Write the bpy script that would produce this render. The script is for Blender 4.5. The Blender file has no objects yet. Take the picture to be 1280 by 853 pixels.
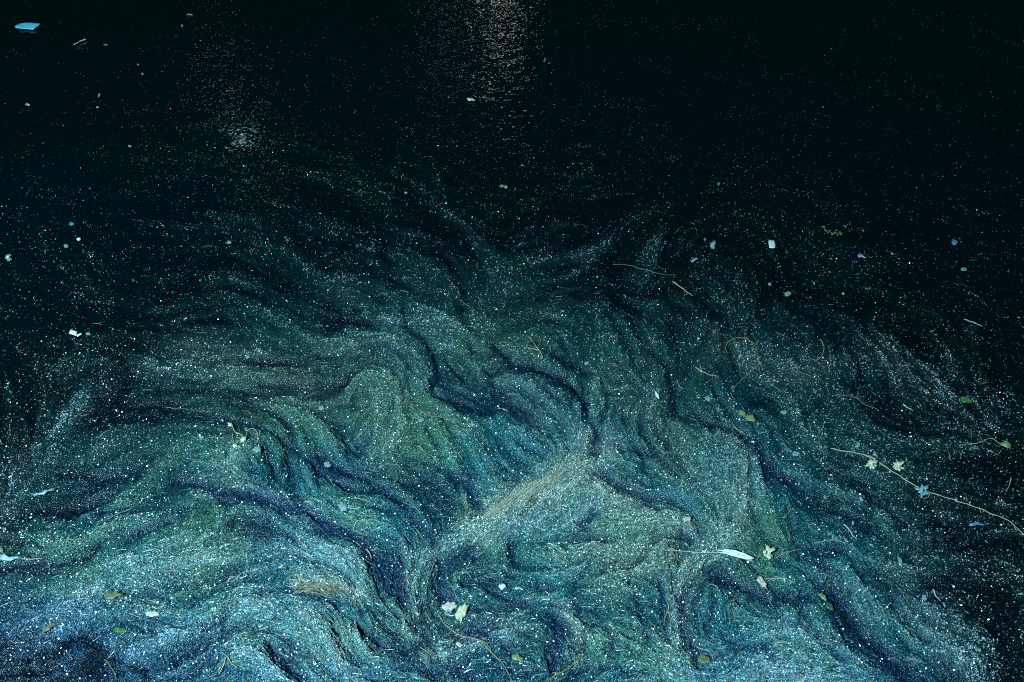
# Night harbour water covered by a swirling, lamp-lit mat of algae and floating scraps.
import bpy, math, random
import numpy as np
from mathutils import Vector
random.seed(7); rng = np.random.default_rng(7)
sc = bpy.context.scene
C = sc.collection

# ------------------------------------------------------------------ camera
H = 1.8; LENS = 28.0; PITCH = math.radians(40.0)
cam_d = bpy.data.cameras.new('camera'); cam = bpy.data.objects.new('camera', cam_d); C.objects.link(cam)
cam_d.lens = LENS; cam_d.sensor_width = 36.0; cam_d.clip_start = 0.05; cam_d.clip_end = 2000
cam.location = (0, 0, H); cam.rotation_euler = (math.pi/2 - PITCH, 0, 0)
sc.camera = cam
FPX = 1280*LENS/36.0

# ------------------------------------------------------------------ world: last blue of dusk, almost dark
w = bpy.data.worlds.new('World'); sc.world = w; w.use_nodes = True
nt = w.node_tree; nt.nodes.clear()
sky = nt.nodes.new('ShaderNodeTexSky'); sky.sky_type = 'NISHITA'; sky.sun_disc = False
sky.sun_elevation = math.radians(-2.0); sky.sun_rotation = math.radians(200)
tint = nt.nodes.new('ShaderNodeMix'); tint.data_type = 'RGBA'; tint.blend_type = 'MULTIPLY'
tint.inputs[0].default_value = 1.0; tint.inputs[7].default_value = (0.05, 1.0, 0.78, 1)
bg = nt.nodes.new('ShaderNodeBackground'); bg.inputs['Strength'].default_value = 0.10
wo = nt.nodes.new('ShaderNodeOutputWorld')
nt.links.new(sky.outputs[0], tint.inputs[6]); nt.links.new(tint.outputs[2], bg.inputs[0]); nt.links.new(bg.outputs[0], wo.inputs[0])

# ------------------------------------------------------------------ lamps
def lamp(name, kind, loc, power, color, radius, target=None, angle=None, blend=1.0):
    l = bpy.data.lights.new(name, kind); l.energy = power; l.color = color; l.shadow_soft_size = radius
    o = bpy.data.objects.new(name, l); C.objects.link(o); o.location = loc
    if target is not None:
        o.rotation_euler = (Vector(target)-Vector(loc)).to_track_quat('-Z', 'Y').to_euler()
    if kind == 'SPOT': l.spot_size = angle; l.spot_blend = blend
    return o
lamp('quay_floodlight', 'SPOT', (-3.0, -1.7, 4.6), 4900, (0.48, 0.89, 1.0), 0.22, (-0.5, 2.0, 0), math.radians(110), 1.0)
SX, SY = (300-640)/FPX, math.cos(PITCH)+(426.5-172)/FPX*math.sin(PITCH); _k = H/(math.sin(PITCH)-(426.5-172)/FPX*math.cos(PITCH)); SX, SY = SX*_k, SY*_k; SD = math.hypot(SX, SY)
lamp('far_quay_lamp', 'POINT', (-0.25, 19.0, 3.75), 12, (0.80, 1.0, 0.84), 0.16)
lamp('blue_shore_lamp', 'POINT', (-1.35, 17.0, 4.1), 1.6, (0.45, 0.85, 1.0), 0.06)
lamp('side_shore_lamp', 'POINT', (float(SX*14.6/SD), float(SY*14.6/SD), 1.8/SD*(14.6-SD)), 4, (0.55, 0.9, 1.0), 0.06)

sc.view_settings.view_transform = 'Standard'; sc.view_settings.look = 'None'
sc.view_settings.exposure = 0.0; sc.view_settings.gamma = 1.0
sc.cycles.use_denoising = False; sc.cycles.max_bounces = 4; sc.cycles.transparent_max_bounces = 6
sc.cycles.filter_width = 1.1

# ------------------------------------------------------------------ photo pixel -> point on the water
cp, sp = math.cos(PITCH), math.sin(PITCH)
def ray(px, py):
    a = (np.asarray(px, float)-640.0)/FPX; b = (np.asarray(py, float)-426.5)/FPX
    dx = a; dy = cp - b*sp; dz = -sp - b*cp
    return dx, dy, dz
def ground(px, py, z=0.0):
    dx, dy, dz = ray(px, py)
    t = (z-H)/dz
    return dx*t, dy*t
def pxsize(px, py):                       # metres per photo pixel at this spot
    dx, dy, dz = ray(px, py); return (-H/dz)*np.sqrt(dx*dx+dy*dy+dz*dz)/FPX

# ------------------------------------------------------------------ the drift of the algae, on a 1600x1020 chart
X0, Y0, NX, NY = -290, -60, 1880, 1060
def blur(img, s):
    fy = np.fft.fftfreq(img.shape[0])[:, None]; fx = np.fft.rfftfreq(img.shape[1])[None, :]
    return np.fft.irfft2(np.fft.rfft2(img)*np.exp(-2*(math.pi*s)**2*(fx*fx+fy*fy)), s=img.shape)
def noise(s, shape=None):
    n = blur(rng.standard_normal(shape or (NY, NX)), s); return (n-n.mean())/n.std()
def sample(img, x, y):                    # bilinear, photo pixel coordinates
    u = np.clip(x-X0, 0, img.shape[1]-1.001); v = np.clip(y-Y0, 0, img.shape[0]-1.001)
    i = u.astype(np.int32); j = v.astype(np.int32); fu = u-i; fv = v-j
    return (img[j, i]*(1-fu)+img[j, i+1]*fu)*(1-fv)+(img[j+1, i]*(1-fu)+img[j+1, i+1]*fu)*fv

# open channels between the folds: (points, half width, depth)
DARK = [
 ([(507,262),(528,288),(560,302)],6,.8), ([(478,318),(499,374),(512,411),(531,430),(540,449),(544,475),(535,497),(569,512),(610,520)],8,1),
 ([(565,336),(574,362),(578,392)],6,.8), ([(405,378),(419,389),(449,404),(475,422)],5,.9), ([(614,441),(640,460),(670,471),(707,475),(737,509),(747,546),(745,569)],9,1),
 ([(700,448),(737,475),(762,484)],11,.8), ([(750,552),(775,567),(812,574)],7,.7), ([(790,400),(812,430),(839,464),(842,497),(839,524),(875,536),(912,546),(939,561),(961,600),(995,608)],10,.9),
 ([(767,340),(775,374),(778,392)],9,.8), ([(447,358),(482,381)],9,.8), ([(415,408),(445,424)],8,.8), ([(440,288),(456,295),(479,310)],7,.7),
 ([(509,464),(509,490),(516,520)],4,.8), ([(486,508),(488,538)],6,.6), ([(640,330),(624,312),(612,290)],6,.6), ([(651,351),(690,362)],7,.5), ([(584,434),(588,458)],4,.7),
 ([(142,440),(158,465),(152,490),(142,515)],7,.5), ([(122,475),(124,500),(121,530)],8,.6), ([(161,509),(199,511),(225,512)],4,1), ([(146,527),(187,520),(215,516)],10,.8),
 ([(277,526),(315,535),(345,542),(367,561),(385,580),(407,602),(437,620)],6,.9), ([(395,575),(407,582),(437,604),(475,619),(501,638),(527,660),(539,683)],10,1),
 ([(199,477),(240,479),(285,476)],4,.8), ([(285,490),(337,496),(360,494)],4,.7), ([(210,374),(262,385),(337,389)],5,.5), ([(10,410),(40,445),(44,482)],13,.4),
 ([(75,595),(120,600),(150,600),(168,592)],9,.9), ([(225,604),(255,615),(285,630),(319,628),(356,634),(390,645),(416,660),(439,668),(462,684),(480,700),(492,715),(499,735),(503,760)],8,1),
 ([(287,636),(274,672),(262,690)],7,.6), ([(-60,722),(0,717),(49,709),(82,705),(112,698),(130,682)],7,1), ([(30,722),(70,716)],8,.7), ([(-40,670),(5,672),(30,655)],16,.6), ([(0,560),(8,620)],12,.5),
 ([(60,822),(100,800),(125,815),(105,845)],24,1), ([(-60,870),(0,845),(50,828)],20,.7), ([(195,788),(232,792),(262,788),(300,765),(326,751)],8,.8), ([(326,751),(360,749),(394,750),(420,765),(442,788),(475,811),(505,815),(532,810)],6,1),
 ([(220,838),(245,825),(270,806),(290,786)],9,.8), ([(337,808),(360,833),(384,860)],9,.9), ([(142,829),(180,844),(200,860)],12,.8), ([(172,780),(200,790)],8,.5), ([(307,720),(270,750),(235,770)],5,.4),
 ([(565,604),(587,623),(599,643)],7,1), ([(505,660),(512,684)],4,.6), ([(600,697),(570,698),(554,712),(550,732),(560,750)],9,.8), ([(642,684),(640,706)],8,.7), ([(726,660),(744,643)],8,.9),
 ([(608,742),(632,754),(662,759)],7,1), ([(600,790),(625,810),(655,832)],9,.8), ([(698,776),(702,803),(697,838)],12,1), ([(715,846),(760,838),(790,848)],10,.7), ([(782,728),(785,745),(794,762),(805,792),(816,812)],7,.8),
 ([(816,724),(827,747),(831,773),(839,806)],6,.8), ([(722,765),(732,795),(728,820)],6,.5), ([(737,600),(775,608),(805,627),(822,644)],5,.7), ([(464,700),(478,722),(490,745)],14,.8), ([(470,768),(503,774)],5,.7),
 ([(894,728),(927,735),(957,758),(995,754)],11,1), ([(1025,743),(1040,765),(1062,792),(1092,818),(1122,852)],10,1), ([(905,800),(935,815),(965,826)],9,.8), ([(1005,700),(1047,694)],8,.6), ([(965,605),(1010,627),(1044,642),(1080,668)],9,.7),
 ([(894,758),(892,788)],7,.6), ([(945,365),(955,395)],7,.35), ([(1040,412),(1032,445),(1040,475),(1070,494)],10,.7), ([(1100,385),(1085,405),(1090,426),(1108,450)],8,.4), ([(830,372),(860,402)],8,.7),
 ([(930,512),(965,500)],9,.8), ([(1025,535),(1062,550),(1137,560),(1200,585)],14,.6), ([(1140,620),(1180,660),(1225,700)],18,.6), ([(1215,700),(1250,790),(1262,853)],30,.6), ([(640,455),(612,470),(600,500)],7,.4),
 ([(700,690),(720,705),(740,690)],5,.5), ([(350,300),(390,318),(430,322)],5,.5), ([(420,300),(450,330),(462,352)],5,.5), ([(600,385),(640,400),(690,395)],5,.4), ([(720,380),(760,400),(790,440)],6,.5), ([(880,395),(915,400),(925,425)],6,.5), ([(960,430),(1000,440)],5,.5),
 ([(1090,520),(1150,545),(1230,575),(1290,600)],7,.7), ([(1030,600),(1080,625),(1130,660)],7,.7), ([(910,655),(935,668),(960,690)],5,.5), ([(985,640),(990,665)],4,.5), ([(1130,700),(1165,740),(1185,780)],7,.6), ([(400,520),(430,510),(445,490)],5,.4), ([(330,560),(350,590),(352,615)],4,.4), ([(130,640),(190,645),(240,640)],5,.6),
 ([(100,690),(170,668),(215,655)],5,.6), ([(160,720),(215,698),(270,672)],4,.5), ([(60,640),(100,650)],5,.6), ([(590,560),(640,575),(670,600)],4,.4), ([(655,735),(690,745),(720,735)],5,.6), ([(745,780),(765,810),(770,840)],5,.6), ([(850,760),(858,800),(880,840)],5,.5), ([(960,775),(1000,790),(1040,830)],6,.6), ([(420,830),(470,838),(520,845)],6,.5), ([(540,840),(590,848)],6,.6), ([(520,585),(560,596),(590,600)],4,.5), ([(425,555),(450,585)],4,.3), ([(860,620),(880,650),(900,690)],6,.3), ([(990,570),(1040,590),(1090,625)],8,.6), ([(300,455),(345,462)],6,.4),
]
# thick folds where the weed is heaped: (points, half width, height, straw, white scraps and painted glints)
LIGHT = [
 ([(598,658),(640,632),(680,614),(722,592),(745,566)],17,1.4,1,.3), ([(555,688),(600,668),(640,663),(700,650),(752,628)],9,.9,.2,1), ([(548,690),(530,708),(515,735),(510,760),(525,795),(560,830)],15,.8,.3,.3),
 ([(345,688),(390,695),(445,702)],18,1.1,.1,1), ([(180,735),(240,712),(310,698)],18,.8,.1,.6), ([(455,455),(490,490),(478,540),(470,575)],22,.5,.2,.1), ([(428,362),(465,392),(495,425),(522,470),(528,500)],9,.6,.2,.2),
 ([(610,462),(660,492),(705,530),(715,575)],24,.6,.2,.2), ([(220,440),(290,458),(350,480),(410,492)],16,.4,.4,.1), ([(330,790),(390,800),(450,835)],34,.7,.1,.3), ([(902,552),(922,590),(925,640),(905,680),(865,715),(845,760),(850,800)],12,.8,.5,.5),
 ([(740,690),(790,700),(830,690)],24,.5,.45,.1), ([(750,610),(800,640),(860,670)],16,.5,.5,.1), ([(60,765),(110,738),(170,708),(230,680)],8,.5,0,.6), ([(590,295),(604,350),(600,410)],14,.35,.1,.1),
 ([(870,830),(950,838),(1010,850)],20,.6,0,.5), ([(1010,720),(1050,745),(1090,780)],8,.4,0,.9), ([(1135,740),(1160,780),(1195,820)],20,.5,.2,.5), ([(-40,800),(20,783),(70,755),(130,740)],6,.5,0,.8), ([(20,820),(60,797),(100,780)],5,.7,0,1),
 ([(905,430),(950,462),(1000,482),(1040,470)],11,.3,.6,.5), ([(628,300),(690,285),(750,300)],3,.4,.1,.9), ([(650,310),(740,325),(820,318),(870,300)],9,.3,.1,.8), ([(560,820),(600,790),(640,790)],12,.5,.3,.6), ([(255,610),(330,625),(400,655)],10,.6,.1,.6),
 ([(380,735),(420,738),(440,748)],10,.7,.9,.1), ([(700,765),(722,790),(722,825)],7,.6,.5,.4), ([(90,740),(150,752),(190,775)],10,.2,.2,.1), ([(30,560),(15,600),(8,640)],10,.3,.3,.7), ([(75,545),(90,510),(112,490)],9,.35,.1,.6),
 ([(145,512),(165,480),(170,460)],8,.3,0,.3), ([(490,405),(530,410),(560,430)],12,.3,0,.6), ([(810,520),(850,580),(905,625)],18,.3,.3,.1), ([(1100,440),(1170,470),(1225,535)],16,.2,.4,.3), ([(260,795),(310,775),(350,765)],6,.5,0,1), ([(150,835),(210,812),(270,790),(320,765)],6,.5,0,1),
 ([(1100,640),(1140,665),(1170,690)],7,.3,0,.9), ([(760,500),(790,480),(815,500),(800,530)],10,.3,.1,.3), ([(150,455),(210,475)],6,.3,.3,.5), ([(300,560),(280,590),(300,610)],12,.3,.3,.3), ([(950,790),(1010,800),(1050,830)],12,.4,0,.7), ([(260,815),(290,800),(325,820),(345,850)],10,.5,.1,.7),
]
# extra guides that only steer the drift
GUIDE = [ [(-150,330),(60,335),(300,345)], [(-150,250),(100,255),(250,235),(400,225)], [(0,100),(400,110)], [(700,200),(900,215),(1300,260)], [(900,40),(1300,60)], [(-150,900),(0,870),(120,800),(260,730),(360,690)],
 [(-150,650),(30,640),(140,600),(230,560)], [(-150,800),(-20,775),(90,725),(200,665),(260,640)], [(20,700),(130,680),(240,650)], [(120,860),(210,800),(320,760)], [(100,560),(200,530),(300,560)], [(1000,350),(1100,330),(1300,390)], [(1040,480),(1130,520),(1300,610)], [(1150,600),(1220,640),(1400,740)], [(700,300),(760,285),(860,290)], [(0,470),(30,540),(10,600)], [(70,560),(125,520),(180,500)], [(20,400),(120,405),(240,400)], [(60,440),(170,445),(260,455)],
 [(250,300),(330,330),(430,350)], [(860,350),(880,400),(860,450)], [(940,340),(1010,345),(1080,365),(1150,400)], [(1060,430),(1130,460),(1200,500)], [(1180,760),(1220,850),(1230,950)], [(620,900),(700,880),(840,900)], [(300,900),(420,880),(560,920)], [(430,470),(480,440),(520,470),(505,540),(440,580)], ]
def seg_iter(pts):
    for a, b in zip(pts[:-1], pts[1:]): yield a, b
def chaikin(p, n=2):
    p = [np.array(q, float) for q in p]
    for _ in range(n):
        q = [p[0]]
        for a, b in zip(p[:-1], p[1:]): q += [a*.75+b*.25, a*.25+b*.75]
        p = q+[p[-1]]
    return p
def resize(img, k):                        # coarse grid (step k) up to full chart
    h, wd = img.shape; yy = np.arange(NY)/k; xx = np.arange(NX)/k
    j = np.clip(yy.astype(int), 0, h-2); i = np.clip(xx.astype(int), 0, wd-2); fy = np.clip(yy-j, 0, 1)[:, None]; fx = np.clip(xx-i, 0, 1)[None]
    return (img[j][:, i]*(1-fx)+img[j][:, i+1]*fx)*(1-fy)+(img[j+1][:, i]*(1-fx)+img[j+1][:, i+1]*fx)*fy
K = 4
gx = (X0+np.arange(0, NX+K, K))[None, :].astype(np.float32); gy = (Y0+np.arange(0, NY+K, K))[:, None].astype(np.float32)
hx = 2.2*noise(2.2, (gy.size, gx.size)); hy = 1.8*noise(2.2, (gy.size, gx.size)); hw = np.clip(noise(7, (gy.size, gx.size)), -1.6, 1.8); wx = 7*noise(9, (gy.size, gx.size)); wy = 5*noise(9, (gy.size, gx.size))
def dist_field(pts, x, y):
    best = np.full(np.broadcast(x, y).shape, 1e9, np.float32)
    for a, b in seg_iter(pts):
        ex, ey = b[0]-a[0], b[1]-a[1]; L2 = ex*ex+ey*ey+1e-6
        t = np.clip(((x-a[0])*ex+(y-a[1])*ey)/L2, 0, 1)
        best = np.minimum(best, (x-a[0]-t*ex)**2+(y-a[1]-t*ey)**2)
    return best
dark = np.zeros((gy.size, gx.size)); light = dark.copy(); straw = dark.copy(); white = dark.copy()
tc = dark.copy(); ts = dark.copy()
for pts, wd, s in DARK:
    dark = np.maximum(dark, s*np.exp(-dist_field(pts, gx+wx*.35+hx, gy+wy*.35+hy)/(2*(wd*(.50+.20*hw))**2)))
for pts, wd, s, st, wh in LIGHT:
    f = np.exp(-dist_field(pts, gx+wx, gy+wy)/(2*wd*wd))
    light += s*f; straw = np.maximum(straw, st*f); white = np.maximum(white, wh*f)
for pts in [d[0] for d in DARK]+[l[0] for l in LIGHT]+GUIDE:
    for a, b in seg_iter(pts):
        ex, ey = b[0]-a[0], b[1]-a[1]; L = math.hypot(ex, ey)+1e-6; n = max(1, int(L/25)); th = 2*math.atan2(ey, ex)
        for k in range(n):
            mx, my = a[0]+ex*(k+.5)/n, a[1]+ey*(k+.5)/n
            wt = (L/n)/((gx-mx)**2+(gy-my)**2+14**2)**1.6
            tc += wt*math.cos(th); ts += wt*math.sin(th)
ang = .5*np.arctan2(ts, tc)+(.40*noise(11, (gy.size, gx.size))+.13*noise(4, (gy.size, gx.size)))*(1-.6*np.exp(-((gx-120)/230)**2-((gy-740)/130)**2))
c2 = resize(np.cos(2*ang), K); s2 = resize(np.sin(2*ang), K)
ang = .5*np.arctan2(s2, c2)
VX, VY = np.cos(ang), np.sin(ang)
dark, light, straw, white = [resize(a, K) for a in (dark, light, straw, white)]
def lic(img, n, h):                        # smear noise along the drift
    acc = img.copy(); ii, jj = np.meshgrid(np.arange(NX), np.arange(NY))
    for sgn in (1, -1):
        x = ii.astype(np.float32); y = jj.astype(np.float32); px_, py_ = VX*sgn, VY*sgn
        for k in range(n):
            x = np.clip(x+px_*h, 0, NX-1); y = np.clip(y+py_*h, 0, NY-1)
            xi = x.astype(np.int32); yi = y.astype(np.int32)
            vx, vy = VX[yi, xi], VY[yi, xi]; s = np.where(vx*px_+vy*py_ < 0, -1, 1)
            px_, py_ = vx*s, vy*s
            acc += img[yi, xi]
    acc = acc-acc.mean(); return acc/acc.std()
VX = VX.astype(np.float32); VY = VY.astype(np.float32)
fine = lic(noise(.9).astype(np.float32), 4, 1.2)
mid = lic(noise(2.6).astype(np.float32), 14, 2.2)
marble = lic(noise(6.5).astype(np.float32), 18, 4.0)
m2 = lic(noise(4.0).astype(np.float32), 16, 2.6); m3 = lic(noise(9).astype(np.float32), 16, 4.0)
lobe = lic(noise(13).astype(np.float32), 14, 5.0)
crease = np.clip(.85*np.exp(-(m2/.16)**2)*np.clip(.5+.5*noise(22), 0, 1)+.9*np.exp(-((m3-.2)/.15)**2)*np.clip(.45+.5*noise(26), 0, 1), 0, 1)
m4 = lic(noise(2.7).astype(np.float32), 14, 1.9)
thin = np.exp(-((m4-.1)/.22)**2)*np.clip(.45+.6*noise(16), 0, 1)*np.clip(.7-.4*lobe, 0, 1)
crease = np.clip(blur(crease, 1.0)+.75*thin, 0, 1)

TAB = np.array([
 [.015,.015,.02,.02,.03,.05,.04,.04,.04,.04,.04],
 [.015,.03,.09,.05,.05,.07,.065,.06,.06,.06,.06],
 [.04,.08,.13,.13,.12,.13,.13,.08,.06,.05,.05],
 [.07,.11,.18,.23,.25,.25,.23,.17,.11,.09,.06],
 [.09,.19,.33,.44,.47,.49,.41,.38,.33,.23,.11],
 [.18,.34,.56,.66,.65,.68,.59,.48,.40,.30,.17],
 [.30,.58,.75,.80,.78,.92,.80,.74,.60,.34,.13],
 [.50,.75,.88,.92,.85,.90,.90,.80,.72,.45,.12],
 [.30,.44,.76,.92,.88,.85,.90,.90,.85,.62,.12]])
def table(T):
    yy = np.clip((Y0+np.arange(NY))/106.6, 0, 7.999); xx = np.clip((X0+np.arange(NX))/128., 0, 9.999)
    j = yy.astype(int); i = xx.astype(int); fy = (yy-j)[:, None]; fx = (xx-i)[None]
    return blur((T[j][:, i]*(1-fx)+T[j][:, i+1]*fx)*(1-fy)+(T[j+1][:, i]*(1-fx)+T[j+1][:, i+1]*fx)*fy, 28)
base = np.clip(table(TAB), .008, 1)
sm = lambda a, b, x: (lambda t: t*t*(3-2*t))(np.clip((x-a)/(b-a), 0, 1))
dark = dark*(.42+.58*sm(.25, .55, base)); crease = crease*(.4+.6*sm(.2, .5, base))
dens = base*(1.12+.15*marble+.13*mid)*(1+.25*light)+.10*light*sm(.1, .5, base)
dens = np.clip(dens*(1-.70*dark*np.clip(1+.25*mid, .4, 1.15))*(1-.45*crease), .004, 1.35)
sub = np.clip(.38-.17*marble-.20*mid-.13*lobe-.40*light+.8*dark+.70*crease, 0, 1)  # sunk weed, with the shade of valleys and creases painted as dark tone
ridge = np.clip(.40+.42*mid+.30*marble+.22*m2+.25*lobe-.6*crease-.5*dark, .04, 2.2)      # crests where flecks painted as wet glints gather
fold = .9*lobe+1.0*marble+.6*mid+.5*m2+1.0*light-3.0*dark-2.6*crease            # height of the folds
fold = blur(fold, 1.6)
amp = sm(.08, .6, base)
height = .006+amp*np.clip(.016+.0036*fold, 0, .05)+amp*.0008*fine
height = np.maximum(height, .0035)

# ------------------------------------------------------------------ materials
def mat(name):
    m = bpy.data.materials.new(name); m.use_nodes = True; n = m.node_tree.nodes; n.clear()
    b = n.new('ShaderNodeBsdfPrincipled'); o = n.new('ShaderNodeOutputMaterial'); m.node_tree.links.new(b.outputs[0], o.inputs[0])
    return m, n, m.node_tree.links, b, o
def nnoise(n, scale, detail=2, rough=.6):
    t = n.new('ShaderNodeTexNoise'); t.inputs['Scale'].default_value = scale; t.inputs['Detail'].default_value = detail; t.inputs['Roughness'].default_value = rough; return t
def coords(n): return n.new('ShaderNodeTexCoord').outputs['Object']
def mapping(n, l, src, s):
    m = n.new('ShaderNodeMapping'); m.inputs['Scale'].default_value = s; l.new(src, m.inputs[0]); return m.outputs[0]

m_water, n, l, b, o = mat('water')
b.inputs['Base Color'].default_value = (0.0002, 0.0030, 0.0048, 1); b.inputs['Roughness'].default_value = .08; b.inputs['IOR'].default_value = 1.333
co = coords(n)
t1 = nnoise(n, 9, 3, .55); l.new(mapping(n, l, co, (1, 1, 1)), t1.inputs['Vector'])
t2 = nnoise(n, 36, 1, .5); l.new(mapping(n, l, co, (.95, 1.05, 1)), t2.inputs['Vector'])
b1 = n.new('ShaderNodeBump'); b1.inputs['Strength'].default_value = 1; b1.inputs['Distance'].default_value = .011; l.new(t1.outputs[0], b1.inputs['Height'])
b2 = n.new('ShaderNodeBump'); b2.inputs['Strength'].default_value = 1; b2.inputs['Distance'].default_value = .0020; l.new(t2.outputs[0], b2.inputs['Height']); l.new(b1.outputs[0], b2.inputs['Normal'])
# calmer patch added on the left to gather the lamp's reflection into one glint
ds = n.new('ShaderNodeVectorMath'); ds.operation = 'DISTANCE'; l.new(co, ds.inputs[0]); ds.inputs[1].default_value = (SX, SY, 0)
mr = n.new('ShaderNodeMapRange'); mr.interpolation_type = 'SMOOTHSTEP'; mr.inputs[1].default_value = .02; mr.inputs[2].default_value = .30; mr.inputs[3].default_value = .14; mr.inputs[4].default_value = 1.0
l.new(ds.outputs['Value'], mr.inputs[0]); l.new(mr.outputs[0], b1.inputs['Strength']); l.new(mr.outputs[0], b2.inputs['Strength'])
l.new(b2.outputs[0], b.inputs['Normal'])

def vcol(n, name='tone'):
    a = n.new('ShaderNodeAttribute'); a.attribute_name = name; return a
m_mat, n, l, b, o = mat('wet_algae')
a = vcol(n); co = coords(n)
g = nnoise(n, 230, 3, .75); l.new(co, g.inputs['Vector'])
r = n.new('ShaderNodeMapRange'); r.inputs[1].default_value = .35; r.inputs[2].default_value = .68; r.inputs[3].default_value = .12; r.inputs[4].default_value = 2.1; l.new(g.outputs[0], r.inputs[0])
mx = n.new('ShaderNodeVectorMath'); mx.operation = 'SCALE'; l.new(a.outputs['Color'], mx.inputs[0]); l.new(r.outputs[0], mx.inputs['Scale']); l.new(mx.outputs[0], b.inputs['Base Color'])
b.inputs['Roughness'].default_value = .20
bp = n.new('ShaderNodeBump'); bp.inputs['Strength'].default_value = 1; bp.inputs['Distance'].default_value = .0035; l.new(g.outputs[0], bp.inputs['Height']); l.new(bp.outputs[0], b.inputs['Normal'])
tr = n.new('ShaderNodeBsdfTransparent'); ms = n.new('ShaderNodeMixShader')
g2 = nnoise(n, 150, 3, .8); l.new(co, g2.inputs['Vector'])
ad = n.new('ShaderNodeMath'); ad.operation = 'ADD'; l.new(g2.outputs[0], ad.inputs[0]); l.new(a.outputs['Alpha'], ad.inputs[1])
rr = n.new('ShaderNodeMapRange'); rr.inputs[1].default_value = .50; rr.inputs[2].default_value = 1.20; l.new(ad.outputs[0], rr.inputs[0])
l.new(rr.outputs[0], ms.inputs[0]); l.new(tr.outputs[0], ms.inputs[1]); l.new(b.outputs[0], ms.inputs[2]); l.new(ms.outputs[0], o.inputs[0])

m_fleck, n, l, b, o = mat('wet_fragments')
a = vcol(n); l.new(a.outputs['Color'], b.inputs['Base Color']); b.inputs['Roughness'].default_value = .24; b.inputs['IOR'].default_value = 1.5

def stuff_mat(name, col, rough=.5, scale=120, contrast=.35, spec=.5, sub=None):
    m, n, l, b, o = mat(name); co = coords(n); col = tuple(c*(1 if 'paper' in name or 'straw' in name or 'vane' in name else .52) for c in col); t = nnoise(n, scale, 4, .65); l.new(co, t.inputs['Vector'])
    cr = n.new('ShaderNodeValToRGB'); cr.color_ramp.elements[0].position = .3; cr.color_ramp.elements[1].position = .7
    cr.color_ramp.elements[0].color = tuple(c*(1-contrast) for c in col)+(1,); c2_ = sub or tuple(min(1, c*(1+contrast)) for c in col); cr.color_ramp.elements[1].color = tuple(c2_)+(1,)
    l.new(t.outputs[0], cr.inputs[0]); l.new(cr.outputs[0], b.inputs['Base Color'])
    b.inputs['Roughness'].default_value = rough; b.inputs['Specular IOR Level'].default_value = spec
    bp = n.new('ShaderNodeBump'); bp.inputs['Strength'].default_value = .6; bp.inputs['Distance'].default_value = .002; l.new(t.outputs[0], bp.inputs['Height']); l.new(bp.outputs[0], b.inputs['Normal'])
    return m
M = dict(
 blue=stuff_mat('blue_paper', (.14, .62, .92), .4, 40, .25), white=stuff_mat('white_paper', (.50, .50, .50), .5, 60, .12), cream=stuff_mat('cream_petal', (.80, .74, .52), .45, 90, .3),
 pink=stuff_mat('pinkish_petal', (.78, .62, .54), .45, 90, .25), pale=stuff_mat('pale_blue_petal', (.30, .44, .50), .4, 90, .3), ice=stuff_mat('pale_green_petal', (.24, .38, .34), .45, 90, .35),
 bluep=stuff_mat('sky_blue_petal', (.10, .30, .48), .45, 90, .3), lilac=stuff_mat('lilac_petal', (.40, .36, .62), .35, 90, .25), green=stuff_mat('green_leaf', (.08, .20, .06), .45, 90, .45), straw=stuff_mat('bleached_straw', (.44, .41, .32), .5, 60, .35), lime=stuff_mat('yellow_green_leaf', (.28, .32, .15), .45, 90, .35),
 stem=stuff_mat('straw_stem', (.30, .25, .16), .5, 60, .35), brown=stuff_mat('brown_stem', (.20, .15, .10), .5, 60, .35), red=stuff_mat('reddish_stem', (.26, .16, .12), .5, 60, .35), ystem=stuff_mat('yellow_stem', (.32, .28, .15), .5, 60, .35),
 feather=stuff_mat('feather_vane', (.62, .66, .66), .6, 120, .12), quill=stuff_mat('feather_quill', (.75, .78, .62), .35, 50, .15), dark=stuff_mat('dark_leaf', (.06, .12, .05), .5, 90, .4), olive=stuff_mat('olive_leaf', (.17, .18, .09), .5, 90, .4))

# ------------------------------------------------------------------ mesh helpers
def mesh_np(name, V, loops, nper, material, tone=None, smooth=False, parent=None):
    me = bpy.data.meshes.new(name); nv = len(V); nf = len(loops)//nper
    me.vertices.add(nv); me.vertices.foreach_set('co', np.asarray(V, np.float32).ravel())
    me.loops.add(nf*nper); me.loops.foreach_set('vertex_index', np.asarray(loops, np.int32).ravel())
    me.polygons.add(nf); me.polygons.foreach_set('loop_start', np.arange(0, nf*nper, nper, dtype=np.int32))
    if tone is not None:
        at_ = me.color_attributes.new('tone', 'FLOAT_COLOR', 'POINT'); at_.data.foreach_set('color', np.asarray(tone, np.float32).ravel())
    me.update(calc_edges=True); me.polygons.foreach_set('use_smooth', np.full(nf, smooth)); me.materials.append(material)
    o = bpy.data.objects.new(name, me); C.objects.link(o)
    if parent: o.parent = parent
    return o

# ------------------------------------------------------------------ the water: one sheet out to the horizon
ua = np.linspace(-1, 1, 341); xs = 2.2*np.sinh(ua*5.8)/math.sinh(1.4)*1.0; ys = 3.0+xs
XX, YY = np.meshgrid(xs, ys); near = np.exp(-((XX/6)**2+((YY-3)/7)**2))
ZZ = near*(.0014*np.sin(5.1*XX+2.3*YY+1.3*np.sin(1.7*YY))+.0012*np.sin(-3.7*XX+6.1*YY+1.1*np.sin(2.1*XX))+.0008*np.sin(11*XX+7*YY))
idx = np.arange(XX.size).reshape(XX.shape)
q = np.stack([idx[:-1, :-1], idx[:-1, 1:], idx[1:, 1:], idx[1:, :-1]], -1).reshape(-1)
water = mesh_np('water', np.stack([XX, YY, ZZ], -1).reshape(-1, 3), q, 4, m_water, smooth=True); water['kind'] = 'structure'

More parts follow.
